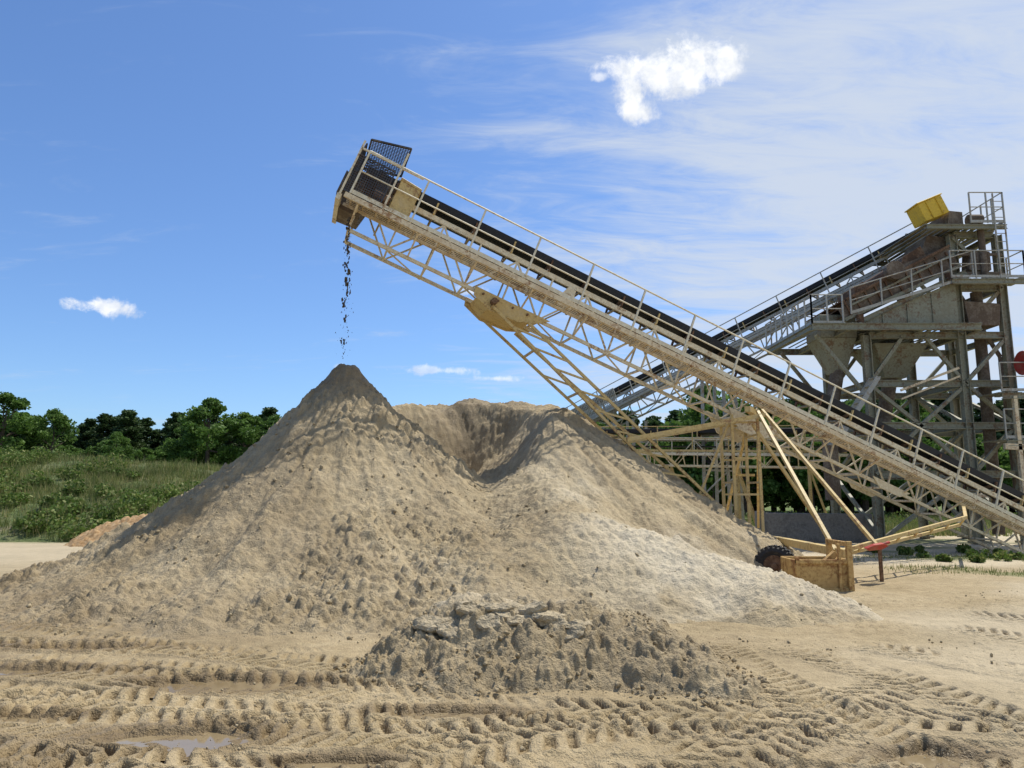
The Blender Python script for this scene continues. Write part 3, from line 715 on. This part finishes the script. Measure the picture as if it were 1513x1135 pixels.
C0=(13.8,30.5,3.3); C1=(4.2,34.5,3.6)
root3,L3,a3,w3,h3,done3=conveyor('transfer_conveyor',C0,C1,12.5,M_cream,M_yel,panel=1.0,post=1.6)
g=MB()
for s0 in (1.5,4.5,7.5,10.5):
    for x in (.6,1.6):
        q=L3(s0,x,-.5); g.beam((q.x,q.y,0),q,.10,.10); g.beam((q.x+.9,q.y,0),q,.07,.07)
    g.beam(L3(s0,.6,-1.6),L3(s0,1.6,-1.6),.07,.07)
done3(g,'posts',[M_yel])

# ------------------------------------------------------------------ screening tower
root=empty('screening_tower',(15,27,0)); off=Vector((15,27,0))
def tdone(mb,n,mats,bev=0):
    o=mb.obj(n,mats,root,bev); o.matrix_parent_inverse=Matrix.Translation(-off)
F0,F1=26.0,29.4; XR=17.75; XM=16.1
g=MB()
for x,zt in ((12.7,7.35),(XM,11.1),(XR,11.1)):
    for y in (F0,F1): g.ibeam((x,y,0),(x,y,zt),.24,.28,0,(1,0,0)); g.beam((x,y,.04),(x,y,.12),.5,.5)
for z in (2.4,4.1,5.6,7.35):
    for y in (F0,F1): g.ibeam((12.83,y,z),(XR-.1,y,z),.18,.24)
    for x in (12.7,XM,XR): g.ibeam((x,F0+.13,z),(x,F1-.13,z),.16,.22)
for z in (9.1,11.1):
    for y in (F0,F1): g.ibeam((XM+.1,y,z),(XR-.1,y,z),.18,.24)
    for x in (XM,XR): g.ibeam((x,F0+.13,z),(x,F1-.13,z),.16,.22)
for y in (F0-.03,F1):
    for (p,q) in (((12.7,2.4),(14.4,4.1)),((XM,2.4),(14.4,4.1)),((12.7,5.6),(14.0,7.3)),((XM,5.6),(14.8,7.3)),((12.8,0.2),(16.0,2.4)),((XM,7.4),(XR,9.1)),((XR,9.1),(XM,11.0)),((12.7,5.55),(14.4,4.1)),((XM,5.55),(14.4,4.1)),((XM,2.4),(XR,4.1)),((XM,5.6),(XR,4.1)),((XM,5.6),(XR,7.3)),((12.7,5.0),(10.9,7.35))):
        g.beam((p[0],y,p[1]),(q[0],y,q[1]),.12,.12)
for x in (12.7,XM,XR):
    g.beam((x+.05,F0,.2),(x+.05,F1,2.4),.11,.11); g.beam((x+.05,F1,2.4),(x+.05,F0,4.1),.11,.11); g.beam((x+.05,F0,4.1),(x+.05,F1,5.6),.11,.11)
tdone(g,'steel_frame',[M_grey])
g=MB()
for y in (F0-.75,F1+.5): g.ibeam((10.5,y,7.5),(16.4,y,7.5),.16,.24)
for x in np.arange(10.55,16.5,.28): g.beam((x,F0-.7,7.66),(x,F1+.45,7.66),.05,.03,0)
for x in (10.5,11.8,13.1,14.4,16.4): g.ibeam((x,F0-.67,7.48),(x,F1+.42,7.48),.14,.2)
for x in np.arange(14.9,17.8,.25): g.beam((x,F0-.6,11.3),(x,F1+.3,11.3),.16,.03,0)
for y in (F0-.6,F1+.3): g.ibeam((14.9,y,11.2),(17.75,y,11.2),.12,.16)
for x in np.arange(15.6,18.1,.25): g.beam((x,F0-.8,9.22),(x,F0+.1,9.22),.16,.03,0)
g.ibeam((15.5,F0-.8,9.12),(18.1,F0-.8,9.12),.12,.18)
for z in (3.4,5.0):
    g.ibeam((16.6,F0-1.2,z),(20.5,F0-1.2,z),.14,.2); 
    for x in np.arange(16.6,20.5,.3): g.beam((x,F0-1.2,z+.12),(x,F0,z+.12),.18,.03,0)
tdone(g,'decks',[M_grey])
g=MB()
g.rail([(10.5,F1+.5,7.6),(10.5,F0-.75,7.6),(11.6,F0-.75,7.6)],1.05,sp=.6,r=.024)
g.rail([(11.9,F0-.75,7.95),(16.3,F0-.75,9.3)],.95,sp=1.3)
g.rail([(16.5,F0-.6,11.35),(17.7,F0-.6,11.35),(17.7,F1+.3,11.35),(16.5,F1+.3,11.35)],1.15,sp=.6)
g.rail([(15.5,F0-.8,9.25),(18.1,F0-.8,9.25),(18.1,F0+.1,9.25)],1.0,sp=.8)
g.rail([(16.6,F0-1.2,5.15),(20.5,F0-1.2,5.15)],1.0,sp=.9); g.rail([(16.6,F0-1.2,3.55),(20.5,F0-1.2,3.55)],1.0,sp=.9)
for x in (17.25,17.6): g.beam((x,F0-.75,9.3),(x,F0-.75,12.4),.04,.04)
for z in np.arange(9.4,12.3,.3): g.cyl((17.25,F0-.75,z),(17.6,F0-.75,z),.014,6)
for p,q in (((11.0,F0-.9,3.4),(12.6,F0-.9,5.7)),((17.9,F0-1.3,3.6),(19.9,F0-1.3,6.2))):
    for dy in (0,.5): g.beam((p[0],p[1]+dy,p[2]),(q[0],q[1]+dy,q[2]),.05,.16)
    for i in range(9):
        u=i/8; g.beam((p[0]+(q[0]-p[0])*u,p[1],p[2]+(q[2]-p[2])*u),(p[0]+(q[0]-p[0])*u,p[1]+.5,p[2]+(q[2]-p[2])*u),.18,.03)
tdone(g,'handrails_and_stairs',[M_galv])
g=MB()
sA=Vector((11.9,0,7.85)); sB=Vector((16.2,0,9.85)); d=(sB-sA).normalized(); u=Vector((-d.z,0,d.x)); Ln=(sB-sA).length
def sp(t,z,y): return sA+d*t+u*z+Vector((0,y,0))
for y in (F0-.2,F1-.6):
    g.prism([sp(0,0,y),sp(Ln,0,y),sp(Ln,.85,y),sp(Ln*.62,.95,y),sp(Ln*.45,.85,y),sp(.5,.65,y),sp(0,.45,y)],(0,.05,0),0)
    for t in np.arange(.3,Ln,.42): g.beam(sp(t,.02,y-.03),sp(t,.70,y-.03),.06,.05,1)
    g.beam(sp(0,.02,y-.04),sp(Ln,.02,y-.04),.1,.12,2); g.beam(sp(.4,.40,y-.05),sp(Ln,.5,y-.05),.06,.07,2); g.beam(sp(.4,.66,y-.04),sp(Ln,.84,y-.04),.08,.09,1)
for z in (.15,.45,.65):
    g.prism([sp(.1,z,F0-.15),sp(Ln-.1,z,F0-.15),sp(Ln-.1,z+.04,F0-.15),sp(.1,z+.04,F0-.15)],(0,F1-F0-.45,0),1)
for t in np.arange(.4,Ln,.6): g.cyl(sp(t,.58,F0-.15),sp(t,.58,F1-.6),.06,8,1)
g.cyl(sp(Ln*.5,.85,F0-.5),sp(Ln*.5,.85,F1-.4),.22,16,1); g.cyl(sp(Ln*.5,.85,F0-.55),sp(Ln*.5,.85,F0-.3),.34,20,0)
g.prism([sp(Ln*.62,.9,F0+.1),sp(Ln*.85,.9,F0+.1),sp(Ln*.85,1.3,F0+.1),sp(Ln*.68,1.2,F0+.1)],(0,1.6,0),1)
g.prism([sp(.9,.7,F0),sp(1.5,.7,F0),sp(1.4,1.0,F0),sp(1.0,.95,F0)],(0,1.4,0),1)
for t in (.5,Ln-.6):
    for y in (F0-.35,F1-.4): g.cyl(sp(t,-.05,y),sp(t,-.05,y)-Vector((0,0,.4)),.13,12,1)
tdone(g,'vibrating_screen',[M_brown,M_rust,M_grey])
g=MB()
for y in (F0-.32,F1-.3):
    g.prism([(12.4,y,7.64),(15.9,y,7.64),(15.9,y,9.25),(15.4,y,9.05),(13.0,y,8.05)],(0,.03,0),0)
    g.ibeam((12.2,y-.05,7.7),(16.3,y-.05,9.6),.14,.18)
    for x in (13.2,14.1,15.0): g.beam((x,y-.02,7.66),(x,y-.02,7.66+(x-12.3)*.42),.05,.05)
def funnel(g,c,s0,z0,s1,z1,m=0,oy=0,ox=0):
    x,y=c; A=[(x-s0,y-s0,z0),(x+s0,y-s0,z0),(x+s0,y+s0,z0),(x-s0,y+s0,z0)]; B=[(x-s1+ox,y-s1+oy,z1),(x+s1+ox,y-s1+oy,z1),(x+s1+ox,y+s1+oy,z1),(x-s1+ox,y+s1+oy,z1)]
    g.hexa(B+A,m)
funnel(g,(11.9,27.0),.65,7.35,.25,6.1,0,0,.1); funnel(g,(14.3,27.6),1.0,7.2,.4,6.0,0)
funnel(g,(11.9,27.0),.66,8.2,.66,7.36,0)
tdone(g,'hopper_and_side_plates',[M_grey],.01)
g=MB()
g.cyl((12.0,26.9,6.15),(11.6,26.6,4.9),.24,14); g.cyl((11.6,26.6,4.9),(11.9,26.5,3.2),.2,14); g.cyl((11.3,26.3,3.9),(11.3,26.3,1.5),.26,16); g.cyl((11.3,26.3,2.5),(11.3,26.3,2.6),.33,16)
g.cyl((14.3,27.6,6.05),(13.4,27.2,3.0),.26,14); g.cyl((17.2,26.6,9.1),(17.2,26.6,.3),.2,14)
g.cyl((16.5,26.4,8.9),(17.6,26.2,6.6),.08,8); g.cyl((17.6,26.2,6.6),(17.7,26.2,1.2),.08,8)
tdone(g,'chute_pipes',[M_brown])
g=MB()
dd=Vector((1,0,.42)).normalized(); uu=Vector((-dd.z,0,dd.x)); o=Vector((15.1,F0-.25,11.55))
g.hexa([o,o+dd*.95,o+dd*.95+Vector((0,.8,0)),o+Vector((0,.8,0)),o+uu*.7,o+dd*.95+uu*.7,o+dd*.95+uu*.7+Vector((0,.8,0)),o+uu*.7+Vector((0,.8,0))])
g.hexa([o+dd*-.04+uu*.702-Vector((0,.04,0)),o+dd*.99+uu*.702-Vector((0,.04,0)),o+dd*.99+uu*.702+Vector((0,.84,0)),o+dd*-.04+uu*.702+Vector((0,.84,0)),o+dd*-.04+uu*.75-Vector((0,.04,0)),o+dd*.99+uu*.75-Vector((0,.04,0)),o+dd*.99+uu*.75+Vector((0,.84,0)),o+dd*-.04+uu*.75+Vector((0,.84,0))])
g.beam(o+dd*.3-uu*.02+Vector((0,-.02,0)),o+dd*.3+uu*.7+Vector((0,-.02,0)),.04,.03); g.beam(o+dd*.7-uu*.02+Vector((0,-.02,0)),o+dd*.7+uu*.7+Vector((0,-.02,0)),.04,.03)
tdone(g,'drive_guard',[M_yelb],.015)
g=MB()
g.prism([(16.0,F0,11.35),(16.6,F0,11.35),(16.6,F0,12.0),(16.1,F0,12.05)],(0,1.6,0),0)
g.prism([(15.0,F0+.3,10.3),(16.3,F0+.3,9.9),(16.5,F0+.3,11.1),(15.4,F0+.3,11.2)],(0,1.5,0),0)
g.cyl((16.7,F0-.1,11.65),(17.2,F0-.1,11.65),.2,14,0)
g.prism([(16.4,F0-.1,7.7),(17.5,F0-.1,7.7),(17.6,F0-.1,8.5),(16.3,F0-.1,8.6)],(0,1.8,0),0)
for z in (9.6,10.3): g.beam((XM,F0-.2,z),(XR,F0-.2,z),.08,.1)
g.cyl((17.0,F0-.3,9.3),(17.0,F0-.3,11.2),.12,10); g.prism([(16.5,F0-.25,9.7),(17.3,F0-.25,9.7),(17.3,F0-.25,10.4),(16.6,F0-.25,10.5)],(0,.5,0))
tdone(g,'head_box',[M_brown],.01)
g=MB()
g.cyl((17.5,24.9,6.15),(19.4,24.9,6.0),.34,18,0); g.cyl((17.45,24.9,6.15),(17.5,24.9,6.15),.42,18,0)
g.cyl((18.4,24.9,6.0),(18.4,24.9,5.15),.15,10,1)
tdone(g,'red_cyclone_tank',[M_red,M_rust])
g=MB()
for x in (17.0,18.6,20.2):
    g.beam((x,24.8,0),(x,24.8,5.0),.12,.12)
    g.beam((x,24.8,1.0),(x+1.5,24.8,3.3),.08,.08)
g.beam((16.5,24.8,3.3),(20.4,24.8,3.1),.12,.2); g.beam((15.2,25.2,1.7),(20.4,25.2,1.4),.10,.12)
g.beam((13.6,25.6,5.3),(15.7,25.6,6.1),.07,.08); g.beam((13.6,25.6,5.0),(15.7,25.6,5.8),.05,.06)
tdone(g,'yellow_bracing',[M_beam])

g=MB()
g.hexa([(9.0,27,0),(13.0,27,0),(13.0,27.5,0),(9.0,27.5,0),(9.0,27.05,1.05),(13.0,27.05,1.0),(13.0,27.45,1.0),(9.0,27.45,1.05)])
g.hexa([(8.9,26.96,0),(9.1,26.96,0),(9.1,27.54,0),(8.9,27.54,0),(8.9,26.96,1.1),(9.1,26.96,1.1),(9.1,27.54,1.1),(8.9,27.54,1.1)])
g.obj('concrete_wall',[M_conc],bevel=.02)

# ------------------------------------------------------------------ light, sky, camera
EL=math.radians(62); AZ=math.radians(46)
Sd=Vector((math.cos(EL)*math.sin(AZ),math.cos(EL)*math.cos(AZ),math.sin(EL)))
l=bpy.data.lights.new('sun','SUN'); l.energy=5.0; l.angle=math.radians(.5); l.color=(1,.94,.83)
lo=bpy.data.objects.new('sun',l); COL.objects.link(lo); lo.rotation_euler=(-Sd).to_track_quat('-Z','Y').to_euler()
W=bpy.data.worlds.new('World'); S.world=W; W.use_nodes=True; nt=W.node_tree; nt.nodes.clear()
sky=N(nt,'ShaderNodeTexSky'); sky.sky_type='NISHITA'; sky.sun_disc=False; sky.sun_elevation=EL; sky.sun_rotation=AZ; sky.air_density=1.0; sky.dust_density=.6; sky.ozone_density=2.0
tc=N(nt,'ShaderNodeTexCoord'); sep=N(nt,'ShaderNodeSeparateXYZ'); nt.links.new(tc.outputs['Generated'],sep.inputs[0])
x,y,z=sep.outputs
zz=mth(nt,'ADD',mth(nt,'MAXIMUM',z,0.0),.12)
cx=mth(nt,'DIVIDE',x,zz); cy=mth(nt,'DIVIDE',y,zz)
comb=N(nt,'ShaderNodeCombineXYZ'); nt.links.new(cx,comb.inputs[0]); nt.links.new(cy,comb.inputs[1])
mp=N(nt,'ShaderNodeMapping'); nt.links.new(comb.outputs[0],mp.inputs[0]); mp.inputs['Rotation'].default_value=(0,0,math.radians(-50)); mp.inputs['Scale'].default_value=(.6,1.7,1)
n1=noise(nt,1.0,6,.62,mp.outputs[0],1.2); n2=noise(nt,4.5,5,.68,mp.outputs[0],1.0)
cir=mth(nt,'ADD',mth(nt,'MULTIPLY',n1,.64),mth(nt,'MULTIPLY',n2,.44))
cov=N(nt,'ShaderNodeMapRange'); cov.interpolation_type='SMOOTHSTEP'; nt.links.new(x,cov.inputs[0])
for i,v in ((1,-.3),(2,.48),(3,-.17),(4,.19)): cov.inputs[i].default_value=v
cm=mth(nt,'ADD',cir,cov.outputs[0])
mr=N(nt,'ShaderNodeMapRange'); mr.interpolation_type='SMOOTHSTEP'; nt.links.new(cm,mr.inputs[0])
for i,v in ((1,.41),(2,.78),(3,0),(4,.88)): mr.inputs[i].default_value=v
cirrus=mr.outputs[0]
skyc=mixc(nt,1.0,sky.outputs[0],(.86,1.10,1.42),'MULTIPLY')
c=mixc(nt,cirrus,skyc,(5.9,6.5,7.4))
n3=noise(nt,20,6,.62,tc.outputs['Generated'],.2); n4=noise(nt,34,4,.6,tc.outputs['Generated'])
def puff(c,dx,dz,rx,rz,dens=1.0,br=4.0):
    vx=mth(nt,'DIVIDE',mth(nt,'SUBTRACT',x,dx),rx); vz=mth(nt,'DIVIDE',mth(nt,'SUBTRACT',z,dz),rz)
    d=mth(nt,'SQRT',mth(nt,'ADD',mth(nt,'MULTIPLY',vx,vx),mth(nt,'MULTIPLY',vz,vz)))
    f=mth(nt,'ADD',mth(nt,'SUBTRACT',1.0,d),mth(nt,'MULTIPLY',mth(nt,'SUBTRACT',n3,.5),br))
    m_=N(nt,'ShaderNodeMapRange'); m_.interpolation_type='SMOOTHSTEP'; nt.links.new(f,m_.inputs[0])
    for i,v in ((1,-.1),(2,.6),(3,0),(4,dens)): m_.inputs[i].default_value=v
    k=mth(nt,'MULTIPLY',m_.outputs[0],mth(nt,'GREATER_THAN',y,0.0))
    sh=ramp(nt,mth(nt,'ADD',n4,mth(nt,'MULTIPLY',vz,.12)),[(.36,(7.0,7.4,8.1)),(.58,(9.6,9.7,9.8))])
    return mixc(nt,k,c,sh)
c=puff(c,.172,.508,.060,.028,1,3); c=puff(c,.212,.508,.040,.030,1,3); c=puff(c,.158,.474,.030,.019,1,3); c=puff(c,.258,.507,.025,.017,.95,3); c=puff(c,.11,.512,.014,.006,.6,3)
c=puff(c,-.471,.219,.030,.013,.9); c=puff(c,-.055,.27,.026,.012,.8,3); c=puff(c,-.10,.165,.085,.008,.5,5); c=puff(c,-.02,.155,.03,.006,.6)
c=puff(c,.60,.24,.03,.02,.9)
bg=N(nt,'ShaderNodeBackground'); bg.inputs[1].default_value=.112; nt.links.new(c,bg.inputs[0])
ow=N(nt,'ShaderNodeOutputWorld'); nt.links.new(bg.outputs[0],ow.inputs[0])
cam=bpy.data.cameras.new('camera'); cam.sensor_width=36; cam.lens=25.98; cam.clip_end=3000; cam.clip_start=.05
co=bpy.data.objects.new('camera',cam); COL.objects.link(co); co.location=(0,0,1.7); co.rotation_euler=(math.radians(98.5),0,0); S.camera=co
S.view_settings.view_transform='Standard'; S.view_settings.look='None'; S.view_settings.exposure=0
